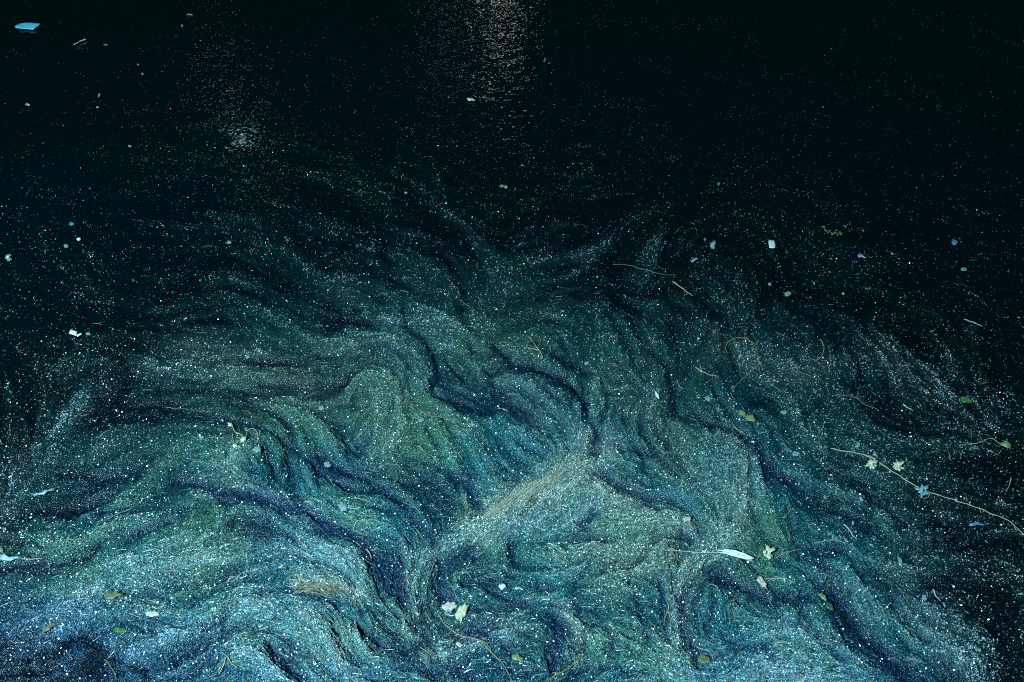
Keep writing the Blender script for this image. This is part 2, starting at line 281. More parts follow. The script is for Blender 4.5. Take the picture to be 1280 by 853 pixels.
# ------------------------------------------------------------------ colour of the weed (with sky sheen, fold shade and light falloff painted in)
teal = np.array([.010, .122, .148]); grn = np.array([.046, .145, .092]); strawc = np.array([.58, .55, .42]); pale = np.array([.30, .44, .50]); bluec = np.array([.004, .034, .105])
GX_, GY_ = (X0+np.arange(NX))[None], (Y0+np.arange(NY))[:, None]
gf = np.clip(.35+.32*noise(30)+.12*mid+.5*np.exp(-((GX_-380)/190)**2-((GY_-520)/75)**2)+.35*np.exp(-((GX_-640)/120)**2-((GY_-430)/60)**2)+.45*np.exp(-((GX_-820)/130)**2-((GY_-660)/70)**2)+.4*np.exp(-((GX_-430)/110)**2-((GY_-800)/50)**2), 0, 1)*(.25+.75*sm(.2, .7, base))
sky_sheen = np.clip(np.exp(-((GX_-40)/190)**2-((GY_-815)/75)**2)+.5*np.exp(-((GY_-880)/60.)**2)+0*GX_, 0, 1)  # sky reflection painted as blue in the near left corner and near edge
def tone_at(px, py, k=1.):
    g_ = sample(gf, px, py)[:, None]; s_ = np.clip(sample(straw, px, py), 0, 1)[:, None]; w_ = np.clip(sample(white, px, py), 0, 1)[:, None]; d_ = np.clip(sample(dark, px, py), 0, 1)[:, None]
    c = teal*(1-g_)+grn*g_
    s_ = s_*k; w_ = w_*k; c = c*(1-.75*s_)+strawc*.75*s_; c = c*(1-.40*w_)+pale*.40*w_; s2_ = np.clip(sample(sub, px, py), 0, 1)[:, None]; c = c*(1-.82*s2_)*1.12+bluec*.30*s2_; c = c*(1-.6*d_)+bluec*.5*d_; bf = .75*sample(sky_sheen, px, py)[:, None]; c = c*(1-bf)+bf*(c*.35+np.array([.004, .048, .17])*(.4+.8*np.clip(1-s2_, 0, 1))); c = c*(.13+.95*sm(.20, .88, sample(base, px, py))[:, None])  # last factor dims far weed: sunk deeper, with light falloff put in
    return c

# ------------------------------------------------------------------ algae mat: folded sheet
st = 2.25
mxs = np.arange(X0+2, X0+NX-2, st); mys = np.arange(90, Y0+NY-2, st)
PX, PY = np.meshgrid(mxs, mys); fx_, fy_ = PX.ravel(), PY.ravel()
hz = sample(height, fx_, fy_); gxw, gyw = ground(fx_, fy_)
dn = sample(dens, fx_, fy_)
idx = np.arange(PX.size).reshape(PX.shape)
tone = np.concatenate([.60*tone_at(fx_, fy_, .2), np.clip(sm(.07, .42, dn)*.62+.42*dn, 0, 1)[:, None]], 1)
q = np.stack([idx[:-1, :-1], idx[1:, :-1], idx[1:, 1:], idx[:-1, 1:]], -1).reshape(-1, 4)
q = q[dn[q].max(1) > .07]
used = np.unique(q); remap = np.zeros(PX.size, np.int32); remap[used] = np.arange(len(used))
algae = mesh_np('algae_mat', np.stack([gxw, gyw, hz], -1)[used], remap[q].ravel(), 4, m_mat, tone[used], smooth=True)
algae['kind'] = 'stuff'; algae['label'] = 'teal green mat of algae folded into swirls on the dark water'; algae['category'] = 'algae'

# ------------------------------------------------------------------ weed fragments lying on it
def scatter(n, power=1.25, floor=0.0, pat=.45):
    out = []; tot = 0
    while tot < n:
        k = 900000; x = X0+5+rng.random(k)*(NX-10); y = Y0+5+rng.random(k)*(NY-10)
        d = sample(dens, x, y); f = sample(fine, x, y)
        p = (d/1.1)**power*np.clip(.75+pat*f, .05, 2)/1.3+floor
        keep = rng.random(k) < p; out.append(np.stack([x[keep], y[keep]], 1)); tot += keep.sum()
    P = np.concatenate(out)[:n]; return P[:, 0], P[:, 1]
def flow_world(x, y, jit):
    a = np.arctan2(sample(VY, x, y), sample(VX, x, y))
    x0, y0 = ground(x, y); x1, y1 = ground(x+3*np.cos(a), y+3*np.sin(a))
    return np.arctan2(y1-y0, x1-x0)+jit*rng.standard_normal(len(x))
def fragments(name, x, y, lmin, lmax, asp, jit, tilt, lift, brightmix, label, clump=True, gain=1.):
    n = len(x); X, Y = ground(x, y); th = flow_world(x, y, jit)
    L = (lmin+(lmax-lmin)*rng.random(n)**1.6)*.5; W = L*asp*(.6+.7*rng.random(n))
    Z = sample(height, x, y)+lift*rng.random(n)+.0006
    ux = np.stack([np.cos(th), np.sin(th), tilt*rng.standard_normal(n)], 1); vx = np.stack([-np.sin(th), np.cos(th), tilt*1.2*rng.standard_normal(n)], 1)
    ux /= np.linalg.norm(ux, axis=1)[:, None]; vx /= np.linalg.norm(vx, axis=1)[:, None]
    P = np.stack([X, Y, Z], 1); k = (rng.random(n)*.6-.3)[:, None]
    V = np.stack([P-ux*L[:, None], P+vx*W[:, None]+ux*k*L[:, None], P+ux*L[:, None], P-vx*W[:, None]+ux*k*L[:, None]], 1)
    V[..., 2] = np.maximum(V[..., 2], .0035)
    c = tone_at(x, y)*(.12+2.5*rng.random(n)**2.2)[:, None]
    w_ = sample(white, x, y); s_ = sample(straw, x, y); rnd = rng.random(n)
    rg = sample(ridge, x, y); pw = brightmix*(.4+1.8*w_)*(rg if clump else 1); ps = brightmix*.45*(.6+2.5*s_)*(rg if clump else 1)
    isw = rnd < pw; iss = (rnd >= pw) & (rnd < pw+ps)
    br = (.12+.95*rng.random(n)**1.9)[:, None]*gain*(.55+.45*np.clip(rg, 0, 1.3))[:, None]*(1-.35*sample(sky_sheen, x, y)*(1-np.clip(w_, 0, 1)))[:, None]
    bw = sample(sky_sheen, x, y)[:, None]; c = np.where(isw[:, None], (np.array([.36, .58, .74])*(1-bw)+np.array([.22, .48, .92])*bw+w_[:, None]*np.array([.06, .06, .16]))*br, c); c = np.where(iss[:, None], np.array([.62, .56, .40])*br, c)  # pale flecks, many painted bluish white as wet glints
    tone = np.repeat(np.concatenate([np.clip(c, 0, .62), np.ones((n, 1))], 1)[:, None, :], 4, 1)
    o = mesh_np(name, V.reshape(-1, 3), np.arange(4*n), 4, m_fleck, tone.reshape(-1, 4))
    o['kind'] = 'stuff'; o['label'] = label; o['category'] = 'algae'
    return o
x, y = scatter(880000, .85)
fragments('algae_fragments', x, y, .0024, .0054, .62, .85, .50, .002, .30, 'countless pale and teal scraps of weed, some painted as wet glints, strewn over the algae mat')
# strays on the open water, strung along the drift
x, y = scatter(82000, .5, .012, .55)
k_ = (sample(base, x, y) < .42+.2*rng.random(len(x))); x, y = x[k_], y[k_]
fragments('drifting_specks', x, y, .0026, .0054, .75, 1.0, .22, .001, 1.0, 'sparse pale specks of duckweed scattered over the black open water', clump=False, gain=1.5)
# hair-fine threads
def threads(name, n, label):
    x, y = scatter(n, 3.0, 0, .2); m = 6; V = np.zeros((n, m, 2, 3)); cx, cy = x.copy(), y.copy(); sgn = np.where(rng.random(n) < .5, -1, 1.); stp = (1.2+2.4*rng.random(n))*np.clip(.0022/pxsize(x, y), .3, 1); bend = .10*rng.standard_normal(n)
    a = np.arctan2(sample(VY, x, y), sample(VX, x, y))+np.where(sgn < 0, math.pi, 0)+.5*rng.standard_normal(n)
    z = sample(height, x, y); wd = .0003+.0005*rng.random(n)**2
    for k in range(m):
        X, Y = ground(cx, cy); X2, Y2 = ground(cx+np.cos(a), cy+np.sin(a)); t = np.arctan2(Y2-Y, X2-X)
        nx, ny = -np.sin(t), np.cos(t); ww = wd*(1 if 0 < k < m-1 else .4)
        zz = np.maximum(sample(height, cx, cy), z*.5)+.0022+.0012*math.sin(k*1.1)
        V[:, k, 0] = np.stack([X+nx*ww, Y+ny*ww, zz], 1); V[:, k, 1] = np.stack([X-nx*ww, Y-ny*ww, zz+.0004], 1)
        fa = np.arctan2(sample(VY, cx, cy), sample(VX, cx, cy)); da = np.angle(np.exp(1j*(fa-a)*2))/2
        a = a+.35*da+bend; cx = cx+np.cos(a)*stp; cy = cy+np.sin(a)*stp
    base_i = (np.arange(n)*m*2)[:, None, None]; s = np.arange(m-1)[None, :, None]*2
    q = (base_i+s+np.array([0, 1, 3, 2])[None, None, :]).reshape(-1)
    c = np.where((rng.random(n) < .5)[:, None], np.array([.24, .24, .17]), np.array([.10, .20, .22]))*(.35+.9*rng.random(n))[:, None]
    tone = np.repeat(np.concatenate([c, np.ones((n, 1))], 1)[:, None, :], m*2, 1).reshape(-1, 4)
    o = mesh_np(name, V.reshape(-1, 3), q, 4, m_fleck, tone); o['kind'] = 'stuff'; o['label'] = label; o['category'] = 'algae'
threads('algae_threads', 8000, 'hair fine curling threads of weed combed along the algae swirls')

# ------------------------------------------------------------------ countable floating things
def P3(px, py, dz=.0):
    X, Y = ground(px, py); z = float(sample(height, np.array([float(px)]), np.array([float(py)]))[0]) if py > 90 else .004
    return Vector((float(X), float(Y), z+dz))
def tag(o, label, cat, group=None):
    o['label'] = label; o['category'] = cat
    if group: o['group'] = group
    return o
def empty(name, p):
    o = bpy.data.objects.new(name, None); C.objects.link(o); o.location = p; o.empty_display_size = .01; return o
def link_mesh(name, verts, faces, m, origin, parent=None, smooth=True):
    me = bpy.data.meshes.new(name); me.from_pydata([tuple(Vector(v)-Vector(origin)) for v in verts], [], faces); me.update()
    for p in me.polygons: p.use_smooth = smooth
    me.materials.append(m); o = bpy.data.objects.new(name, me); C.objects.link(o)
    if parent:
        o.parent = parent; o.location = Vector(origin)-Vector(parent.location)
    else: o.location = origin
    return o
def spline(pts, n=6):
    pts = [Vector((p[0], p[1], 0)) for p in pts]; P = [pts[0]*2-pts[1]]+pts+[pts[-1]*2-pts[-2]]; out = []
    for i in range(1, len(P)-2):
        for k in range(n):
            t = k/n; a, b, c, d = P[i-1], P[i], P[i+1], P[i+2]
            out.append(.5*((2*b)+(-a+c)*t+(2*a-5*b+4*c-d)*t*t+(-a+3*b-3*c+d)*t**3))
    out.append(P[-2]); return [(v.x, v.y) for v in out]
def tube(name, pix, r0, r1, m, origin=None, parent=None, lift=.004, knots=.18):
    r0 *= .60; r1 *= .60; pp = spline(pix); n = len(pp); C3 = [P3(x, y, lift) for x, y in pp]
    zs = [c.z for c in C3]
    for i, c in enumerate(C3): c.z = sum(zs[max(0, i-3):i+4])/len(zs[max(0, i-3):i+4])+.001*math.sin(i*.9)
    V = []; F = []; S = 6
    for i, c in enumerate(C3):
        t = (C3[min(i+1, n-1)]-C3[max(i-1, 0)]).normalized(); s = t.cross(Vector((0, 0, 1))).normalized(); u = s.cross(t)
        s_px = float(pxsize(*pp[i])); r = (r0+(r1-r0)*i/(n-1))*s_px*(1+2*knots*(random.random()-.4))
        for k in range(S): V.append(c+s*math.cos(2*math.pi*k/S)*r+u*math.sin(2*math.pi*k/S)*r)
    for i in range(n-1):
        for k in range(S): F.append((i*S+k, i*S+(k+1) % S, (i+1)*S+(k+1) % S, (i+1)*S+k))
    F.append(tuple(range(S-1, -1, -1))); F.append(tuple((n-1)*S+k for k in range(S)))
    return link_mesh(name, V, F, m, origin or C3[0], parent)
def scrap(name, outline, m, dome=.3, thick=.35, parent=None, origin=None, lift=.003, curl=0., rings=3, wav=.12):
    """thin solid piece with a closed outline in photo pixels, domed and slightly curled, with real thickness"""
    cx = sum(p[0] for p in outline)/len(outline); cy = sum(p[1] for p in outline)/len(outline); s = float(pxsize(cx, cy)); c = P3(cx, cy, lift)
    zb = max(sum(P3(p[0], p[1]).z for p in outline)/len(outline), c.z-lift)+lift
    R = max(math.hypot(p[0]-cx, p[1]-cy) for p in outline); n = len(outline); V = []; F = []
    def pt(fr, k, side):
        px_, py_ = cx+(outline[k][0]-cx)*fr, cy+(outline[k][1]-cy)*fr; X, Y = ground(px_, py_); d = fr*math.hypot(outline[k][0]-cx, outline[k][1]-cy)/R
        z = zb+dome*s*R*(1-d*d)+curl*s*R*((px_-cx)/R)**2+wav*s*R*math.sin(k*2.1+fr*2)*fr-side*thick*s
        return Vector((float(X), float(Y), max(z, .002)))
    for side in (0, 1):
        V.append(Vector((c.x, c.y, zb+dome*s*R-side*thick*s)))
        for j in range(1, rings+1):
            for k in range(n): V.append(pt(j/rings, k, side))
    per = 1+rings*n
    for side in (0, 1):
        b0 = side*per
        for k in range(n):
            f = (b0, b0+1+k, b0+1+(k+1) % n); F.append(f if side == 0 else f[::-1])
            for j in range(rings-1):
                f = (b0+1+j*n+k, b0+1+(j+1)*n+k, b0+1+(j+1)*n+(k+1) % n, b0+1+j*n+(k+1) % n); F.append(f if side == 0 else f[::-1])
    e = 1+(rings-1)*n
    for k in range(n): F.append((e+k, per+e+k, per+e+(k+1) % n, e+(k+1) % n))
    return link_mesh(name, V, F, m, origin or Vector((c.x, c.y, zb)), parent)
def blob(cx, cy, rx, ry, rot=0, n=12, rough=.22, seed=0):
    r_ = random.Random(int(cx*31+cy*7+seed)); a = math.radians(rot); out = []
    for k in range(n):
        t = 2*math.pi*k/n; q_ = 1+rough*(r_.random()*2-1); x_, y_ = rx*q_*math.cos(t), ry*q_*math.sin(t)
        out.append((cx+x_*math.cos(a)-y_*math.sin(a), cy+x_*math.sin(a)+y_*math.cos(a)))
    return out
def poly(pts, k=2): # subdivide a polygon's edges so that it can warp
    out = []
    for a, b in zip(pts, pts[1:]+pts[:1]):
        for i in range(k): out.append((a[0]+(b[0]-a[0])*i/k, a[1]+(b[1]-a[1])*i/k))
    return out
def rag(pts, j=.9, k=3):
    r_ = random.Random(int(pts[0][0]*17+pts[0][1])); return [(x+j*(r_.random()*2-1), y+j*(r_.random()*2-1)) for x, y in poly(pts, k)]
def tuft(name, cx, cy, rx, ry, m, label, cat='flower head', n=7, centre=None):
    e = empty(name, P3(cx, cy)); r_ = random.Random(int(cx*13+cy)); tag(e, label, cat)
    for k in range(n):
        t = 2*math.pi*k/n+r_.random()*.6; d = .20+.62*r_.random()
        scrap('petal', blob(cx+rx*d*math.cos(t), cy+ry*d*math.sin(t), rx*.36*(.6+.9*r_.random()), max(.7, ry*.30), math.degrees(math.atan2(ry*math.sin(t), rx*math.cos(t))), 10, .3, k), m, .35, .4, e, lift=.004+.001*k, rings=2)
    scrap('flower_centre', blob(cx, cy, rx*.38, ry*.38, 0, 8), centre or m, .8, .5, e, lift=.008, rings=2)
    return e
def twig(name, main, branches, r0, r1, m, label, cat='twig', bm=None, tips=None, group=None):
    e = empty(name, P3(*main[0])); tag(e, label, cat, group)
    tube('stem', main, r0, r1, m, parent=e)
    for br in branches: tube('side_shoot', br, r0*.65, r1*.7, bm or m, parent=e, lift=.005)
    for t in tips or []: scrap(t[0], blob(t[1][0], t[1][1], t[1][2]*.85, t[1][3]*.85, 0, 14, .4), M[t[2]], .25, .3, e, lift=.004, rings=2)
    return e

# --- open water, top
s_ = scrap('paper_scrap', poly([(19.5,34.5),(26,30.8),(38,29.6),(51.5,31.4),(47.5,35),(42,38.6),(30,37.8),(20,36.6)]), M['blue'], .03, .3, lift=.002, curl=.03, rings=4, wav=.008)
tag(s_, 'bright blue four cornered packet or paper floating alone on black water, top left', 'paper')
e = empty('snapped_straw', P3(100, 54)); tag(e, 'thin white straw snapped into two halves, right of the blue paper', 'straw')
tube('straw_half', [(93.3,57.6),(96.5,55.8),(99.2,54.6)], .95, .9, M['white'], parent=e); tube('straw_half', [(100.3,53.6),(104,52.2),(108,51)], .9, .95, M['white'], parent=e)
small = [
 ('straw_scrap', 237.5,19.8,3.9,.8,0,'pink','pinkish white stub lying level near the top edge above the tiny oval','straw'),
 ('leaf_scrap', 228,33.2,1.4,2.3,25,'pale','tiny pale oval scrap standing below the level pinkish stub','leaf'),
 ('leaf_scrap', 35.5,132.8,3.3,1.3,6,'cream','small cream oval scrap on black water at the far left','leaf'),
 ('leaf_scrap', 124.7,121,1.3,2.6,30,'pale','tiny slanting grey blue sliver on black water above a smaller cream dot','leaf'),
 ('seed', 122.4,136,1.5,1.1,0,'cream','tiny cream dot just below the slanting grey blue sliver','seed'),
 ('seed', 173,82,1.3,1.2,0,'pale','pale dot, upper of two on the black water between snapped straw and ripple glints','seed'),
 ('seed', 178.7,94,1.1,1.1,0,'cream','pale dot, lower of two on the black water between snapped straw and ripple glints','seed'),
 ('leaf_scrap', 588.5,126.6,5,1.7,6,'white','white oblong scrap below the bright lamp glitter','leaf'),
 ('leaf_scrap', 132.5,57.5,3.2,1.2,0,'bluep','faint dark blue smudge of leaf right of the snapped straw','leaf'),
 ('petal', 162.8,184.6,2.2,1.4,0,'pale','small pale petal on dark water left of the side ripple glints','petal'),
 ('petal', 90.7,282,2.8,2.3,0,'bluep','light blue petal, topmost of three near the left edge','petal'),
 ('petal', 99.4,301.2,2.6,2.3,-30,'white','white heart shaped petal, rightmost of three near the left edge','petal'),
 ('petal', 83.5,310,3.1,2.5,0,'ice','pale green petal, lowest of three near the left edge','petal'),
 ('petal', 287.3,306,3.2,2.2,10,'ice','pale mint petal alone on speckled water, upper left centre','petal'),
 ('petal', 507.5,243.4,2.3,1.3,15,'pale','small grey blue petal left of the paired fluffs, upper centre','petal'),
 ('petal', 898,231.8,1.8,2,40,'bluep','tiny steel blue petal above the pale blue blossom, upper right','petal'),
 ('petal', 881,301.5,1.5,1.8,0,'bluep','tiny dull blue petal touching left of the pale blue blossom','petal'),
 ('petal', 1192,305.4,4.0,3.4,0,'bluep','round sky blue petal near the right edge beside a glinting streak','petal'),
 ('petal', 1204.5,339,3.9,2.2,0,'ice','flat pale teal petal below the round sky blue one, right edge','petal'),
 ('petal', 1114.5,319.3,2,1.3,20,'pale','tiny white petal between lilac scrap and sky blue petal','petal'),
 ('petal', 984.3,370,4.2,3.4,-20,'ice','pale teal three lobed petal below the white square','petal'),
 ('petal', 961.5,358,1.9,2.2,0,'lilac','small lilac petal under the white square','petal'),
 ('petal', 1053,369.8,1.9,1.7,0,'pale','small round pale petal right of the teal three lobed one','petal'),
 ('petal', 883.5,504.5,4,3.2,30,'ice','pale green petal beside the tall yellow loop, right of centre','petal'),
 ('petal', 403,515.5,4.2,3.6,0,'ice','pale green round petal on green algae, left of centre','petal'),
 ('petal', 527.5,533,4.2,2.6,-20,'ice','pale green petal at the fork of the reddish branched twig','petal'),
 ('petal', 978.5,520.8,4.2,2.8,-10,'ice','pale greyish petal right of the paired yellow green pods','petal'),
 ('petal', 992.5,575,5.2,3.2,10,'ice','broad pale green petal just left of the long bare stem tip','petal'),
 ('petal', 254.5,553.8,3.2,1.8,-10,'pale','bright bluish white petal left of the cluster of pale blossoms','petal'),
 ('petal', 410,584.5,4.4,3.8,0,'ice','pale green petal at the head of the dark blue channel','petal'),
 ('petal', 430,640.5,6,5,30,'pale','pale aqua petal beside the dark channel, lower left of centre','petal'),
 ('petal', 628,738.5,4.5,3.6,-20,'white','bluish white petal glowing in the dark eddy, bottom centre','petal'),
 ('petal', 857,655.5,6,3,10,'pink','dull pink petal above the feather shaft','petal'),
 ('petal', 950,735,9,4,55,'pink','pale lilac grey petal below the feather tip','petal'),
 ('petal', 195,776,9,3.5,-5,'pink','pinkish straw petal half sunk in weed, lower left','petal'),
 ('petal', 575,811,6,2.4,40,'pink','faint pink petal under the yellow stem, bottom centre','petal'),
 ('leaf_scrap', 145,752,12,4.5,-12,'olive','ragged tan leaf half sunk in the weed, lower left','leaf'),
 ('leaf_scrap', 66,792,10,3.2,-35,'olive','slanting olive leaf sliver on glinting weed, bottom left','leaf'),
 ('leaf_scrap', 156,797,9,4,10,'green','dark green leaf under the pinkish straw petal, bottom left','leaf'),
 ('petal', 3,693.5,4.5,4.5,0,'lime','yellow green petal cut by the left edge above the blue white reed','petal'),
 ('leaf_scrap', 1205,503.4,8.5,3.6,14,'green','fresh green leaf floating on dark water near the right edge','leaf'),
 ('leaf_scrap', 880,830,9,5.5,25,'olive','olive brown leaf in bright weed at the bottom, right of centre','leaf'),
 ('petal', 1193,629,1.7,3,0,'pale','tiny pale upright petal beneath the long stem, right side','petal'),
 ('petal', 1153,751.5,3.2,4.4,10,'pale','pale blue teardrop petal right of the thin dark sliver, lower right','petal'),
 ('petal', 733,459.5,2.8,2,-20,'pale','bluish white dot of petal on the dark central channel','petal'),
 ('petal', 747,480.5,2.8,1.8,-10,'pale','second pale dot lower right of the first on the dark central channel','petal'),
 ('petal', 820,501.5,1.8,5,-28,'white','narrow bluish white petal on a fold left of the dark channel','petal'),
 ('petal', 1064,658.5,1.6,2.8,0,'lilac','tiny lilac petal at the end of the pinkish twig','petal'),
 ('petal', 311,451.5,2.8,2.2,0,'ice','tiny pale green petal on green weed, left of centre','petal'),
 ('petal', 111.5,420,2.8,2.2,0,'ice','dull teal petal right of the torn white papers','petal'),
]
for nm, cx, cy, rx, ry, rot, mk, lab, cat in small:
    tag(scrap(nm, blob(cx, cy, rx, ry, rot, 14 if rx*ry > 6 else 9, .22), M[mk], .10, .22, lift=.0025, wav=.10), lab, cat)
e = empty('fluff', P3(630, 236)); tag(e, 'pale greenish fluff of two joined tufts on dark water, upper centre', 'seed fluff')
scrap('seed_tuft', blob(627.8,235.6,2.5,2.1,0,9), M['ice'], .6, .5, e); scrap('seed_tuft', blob(632.6,236.4,2.2,2.2,0,9), M['ice'], .6, .5, e)
s_ = scrap('paper_scrap', poly([(960.2,303),(966.8,302.4),(968.8,310),(967.8,313),(961.2,312.6),(960,307)]), M['white'], .05, .4, lift=.004, wav=.04); tag(s_, 'single square of white paper on dark water, upper right', 'paper')
s_ = scrap('paper_scrap', poly([(89.5,415),(98.3,417.5),(96.2,422.8),(87.6,420)]), M['white'], .05, .4, lift=.004, wav=.04); tag(s_, 'larger of two torn white papers lying together, left side', 'paper')
s_ = scrap('paper_scrap', poly([(97,422.8),(103.3,420),(103.9,422),(98.6,425.2)]), M['white'], .08, .6, lift=.007); tag(s_, 'smaller torn white paper against the larger one, left side', 'paper')
tuft('blossom', 890.3,311, 4.4,4.2, M['pale'], 'pale blue ragged blossom on dark water left of the white square', n=9)
tuft('blossom', 12,326, 5.2,3.4, M['pale'], 'pale blue blossom at the far left edge below three small petals', n=9, centre=M['white'])
s_ = scrap('petal', rag([(863,329),(866,327.4),(871,325.5),(872.5,327),(868,330),(864,331)]), M['lilac'], .2, .4); tag(s_, 'lilac white folded petal below the pale blue blossom', 'petal')
s_ = scrap('petal', rag([(1071,322),(1074,321),(1077.5,323.5),(1081,325),(1076,325.8),(1072,324.5)]), M['lilac'], .3, .4); tag(s_, 'violet crumpled petal right of the green weed sprig', 'petal')
# green sprig
e = empty('weed_sprig', P3(1037, 290)); tag(e, 'dark green frilly weed sprig on black water, upper right', 'weed')
tube('stem', [(1027,286),(1033,290.5),(1041,294.5),(1052,293.5)], .7, .4, M['green'], parent=e)
for k, (a_, b_) in enumerate([(1029,286),(1031,290),(1034,292.5),(1037,291),(1040,295),(1043,293),(1046,295.5),(1049,292.5),(1051,294.5),(1045,290.5)]):
    scrap('leaflet', blob(a_, b_, 2.0, 1.0, 40*k, 7, .3), M['green'] if k % 4 else M['lime'], .3, .4, e, rings=2)

# --- twigs and stems
twig('twig', [(766,334.5),(782,334.5),(798,339),(812,343),(828,347),(845,347.5)], [[(812,343),(822,339),(831,341)]], .55, .4, M['brown'], 'fine brown twig running level on dark weed right of centre, above a short pale stub')
twig('twig', [(840,356),(849,362),(858,369),(865,374)], [], 1.0, .6, M['stem'], 'short pale stub slanting below the fine level brown twig')
twig('twig', [(678,455),(675,447),(670,440),(666,433),(660,427)], [[(675,447),(664,444),(655,444)],[(671,441),(675,434),(674,426)],[(666,433),(659,434)],[(683,452),(688,444),(686,438)]], 1.0, .45, M['stem'], 'straw coloured forked twig standing above the central dark channel')
twig('twig', [(517,514),(527,522),(540,530),(556,532),(573,538),(585,546)], [[(527,522),(531,514),(538,518),(544,525)],[(540,530),(530,529)],[(573,538),(566,548)],[(577,541),(572,534)]], .8, .45, M['red'], 'reddish branching twig lying on green weed, centre')
twig('twig', [(641,491),(648,497),(651,502),(657,514),(665,530),(672,543)], [[(640,493),(635,490)]], .5, .35, M['brown'], 'long hair thin twig across the green fold below the central channel')
twig('twig', [(208,512),(222,514),(238,516),(256,520)], [[(222,514),(230,510),(240,508)]], .8, .4, M['brown'], 'brown twig lying level on weed above the pale blossom cluster')
twig('twig', [(99,522),(106,524),(114,522)], [], .6, .4, M['brown'], 'short brown curl on dark weed at the left')
e = twig('blossom_sprig', [(291,535),(296,546),(304,550),(309,556),(311,545),(318,543),(324,549),(324,560)], [[(309,556),(303,560),(295,565)],[(293,549),(294,558),(297,566)]], .8, .5, M['stem'], 'straw sprig with pale pale dried blossoms, left of centre', 'flower', tips=[('blossom',(289,534,3.8,3.2,0,9),'cream'),('blossom',(308,558,4.4,3.4,0,9),'cream'),('blossom',(297,566.5,3.6,2.6,0,9),'cream'),('blossom',(324,570,6,5,0,9),'ice'),('blossom',(279,528.5,2.4,2.2,0,9),'pale')])
twig('water_stem', [(908,446),(906,438),(913,430),(924,428),(934,431),(942,437),(946,450),(945,464),(935,472),(924,482),(916,492),(913,500),(917,510),(915,520)], [[(942,437),(938,444)],[(924,482),(930,478)],[(913,430),(905,434)]], .75, .5, M['ystem'], 'yellow looping water stem shaped like a hook, right of centre')
twig('water_stem', [(868,466),(876,471),(885,475),(897,478)], [[(876,471),(873,462)]], .8, .5, M['stem'], 'short straw stem left of the yellow looping one')
twig('twig', [(845,480),(848,488),(854,492)], [[(848,488),(852,482)]], .8, .5, M['ystem'], 'small yellow curl beside the dark channel, right of centre')
twig('twig', [(1023,428),(1028,437),(1027,447),(1020,456),(1010,455)], [], .55, .35, M['stem'], 'thin pale ring of stem on dark weed, right of the yellow loop')
twig('twig', [(1052,446),(1060,455),(1069,465)], [], .55, .35, M['brown'], 'thin straight brown twig right of the pale ring')
twig('twig', [(1043,500),(1055,501),(1066,502),(1078,510),(1096,517)], [[(1055,501),(1064,498)]], .7, .4, M['red'], 'thin reddish twig sloping right above the long bare stem')
twig('twig', [(1127,510),(1133,514),(1139,517)], [], .9, .5, M['pink'], 'tiny pink stub right of the sloping reddish twig')
e = empty('seed_pod', P3(928, 529)); tag(e, 'yellow green split pod of two halves at the foot of the yellow loop', 'pod')
scrap('pod_half', blob(925.5,526,5,3.6,20,10), M['lime'], .6, .5, e); scrap('pod_half', blob(936.5,532.5,7,4.2,30,12), M['lime'], .5, .5, e)
# long stem with pale blossoms
long_ = [(1036,567),(1050,570),(1068,573),(1083,578),(1094,584),(1107,592),(1120,600),(1132,608),(1145,614),(1160,620),(1176,625),(1192,630),(1208,635),(1224,640),(1240,647),(1255,652),(1268,662),(1282,676),(1300,690)]
e = twig('long_stem', long_, [[(1094,584),(1086,578),(1080,577)],[(1160,620),(1158,626),(1152,628)],[(1222,640),(1224,645)],[(1058,571),(1054,577)]], .95, .6, M['stem'], 'long bare straw stem curving down to the right edge', 'stem')
tuft('blossom', 1086,589, 7,5.5, M['cream'], 'cream ragged blossom under the left end of the long stem', n=14)
tuft('blossom', 1120,590, 6.5,5, M['cream'], 'cream ragged blossom just above the middle of the long stem', n=14)
tuft('blossom', 1149,620, 7.5,6, M['pale'], 'pale blue drooping blossom below the long stem', n=12)
s_ = scrap('petal', poly([(1088,576),(1090,570),(1092,575),(1095,577)]), M['pale'], .3, .4); tag(s_, 'small upright whitish petal above the long stem', 'petal')
s_ = scrap('petal', poly([(1066,568),(1070,559),(1072,566)]), M['pale'], .3, .4); tag(s_, 'small pointed pale petal above the left end of the long stem', 'petal')
# pod with tail
e = empty('seed_pod', P3(1254, 562)); tag(e, 'yellow green teardrop pod trailing a thin curled tail, right edge', 'pod')
scrap('pod', poly([(1247,559),(1251,557.5),(1257,558.5),(1262,563),(1261,567),(1254,566),(1248,563)]), M['lime'], .6, .6, e, lift=.006)
tube('tail', [(1207,559),(1217,559),(1227,556),(1234,552),(1241,553),(1248,559)], .5, .5, M['stem'], parent=e); tube('rootlet', [(1250,566),(1246,571),(1240,573)], .4, .3, M['stem'], parent=e)
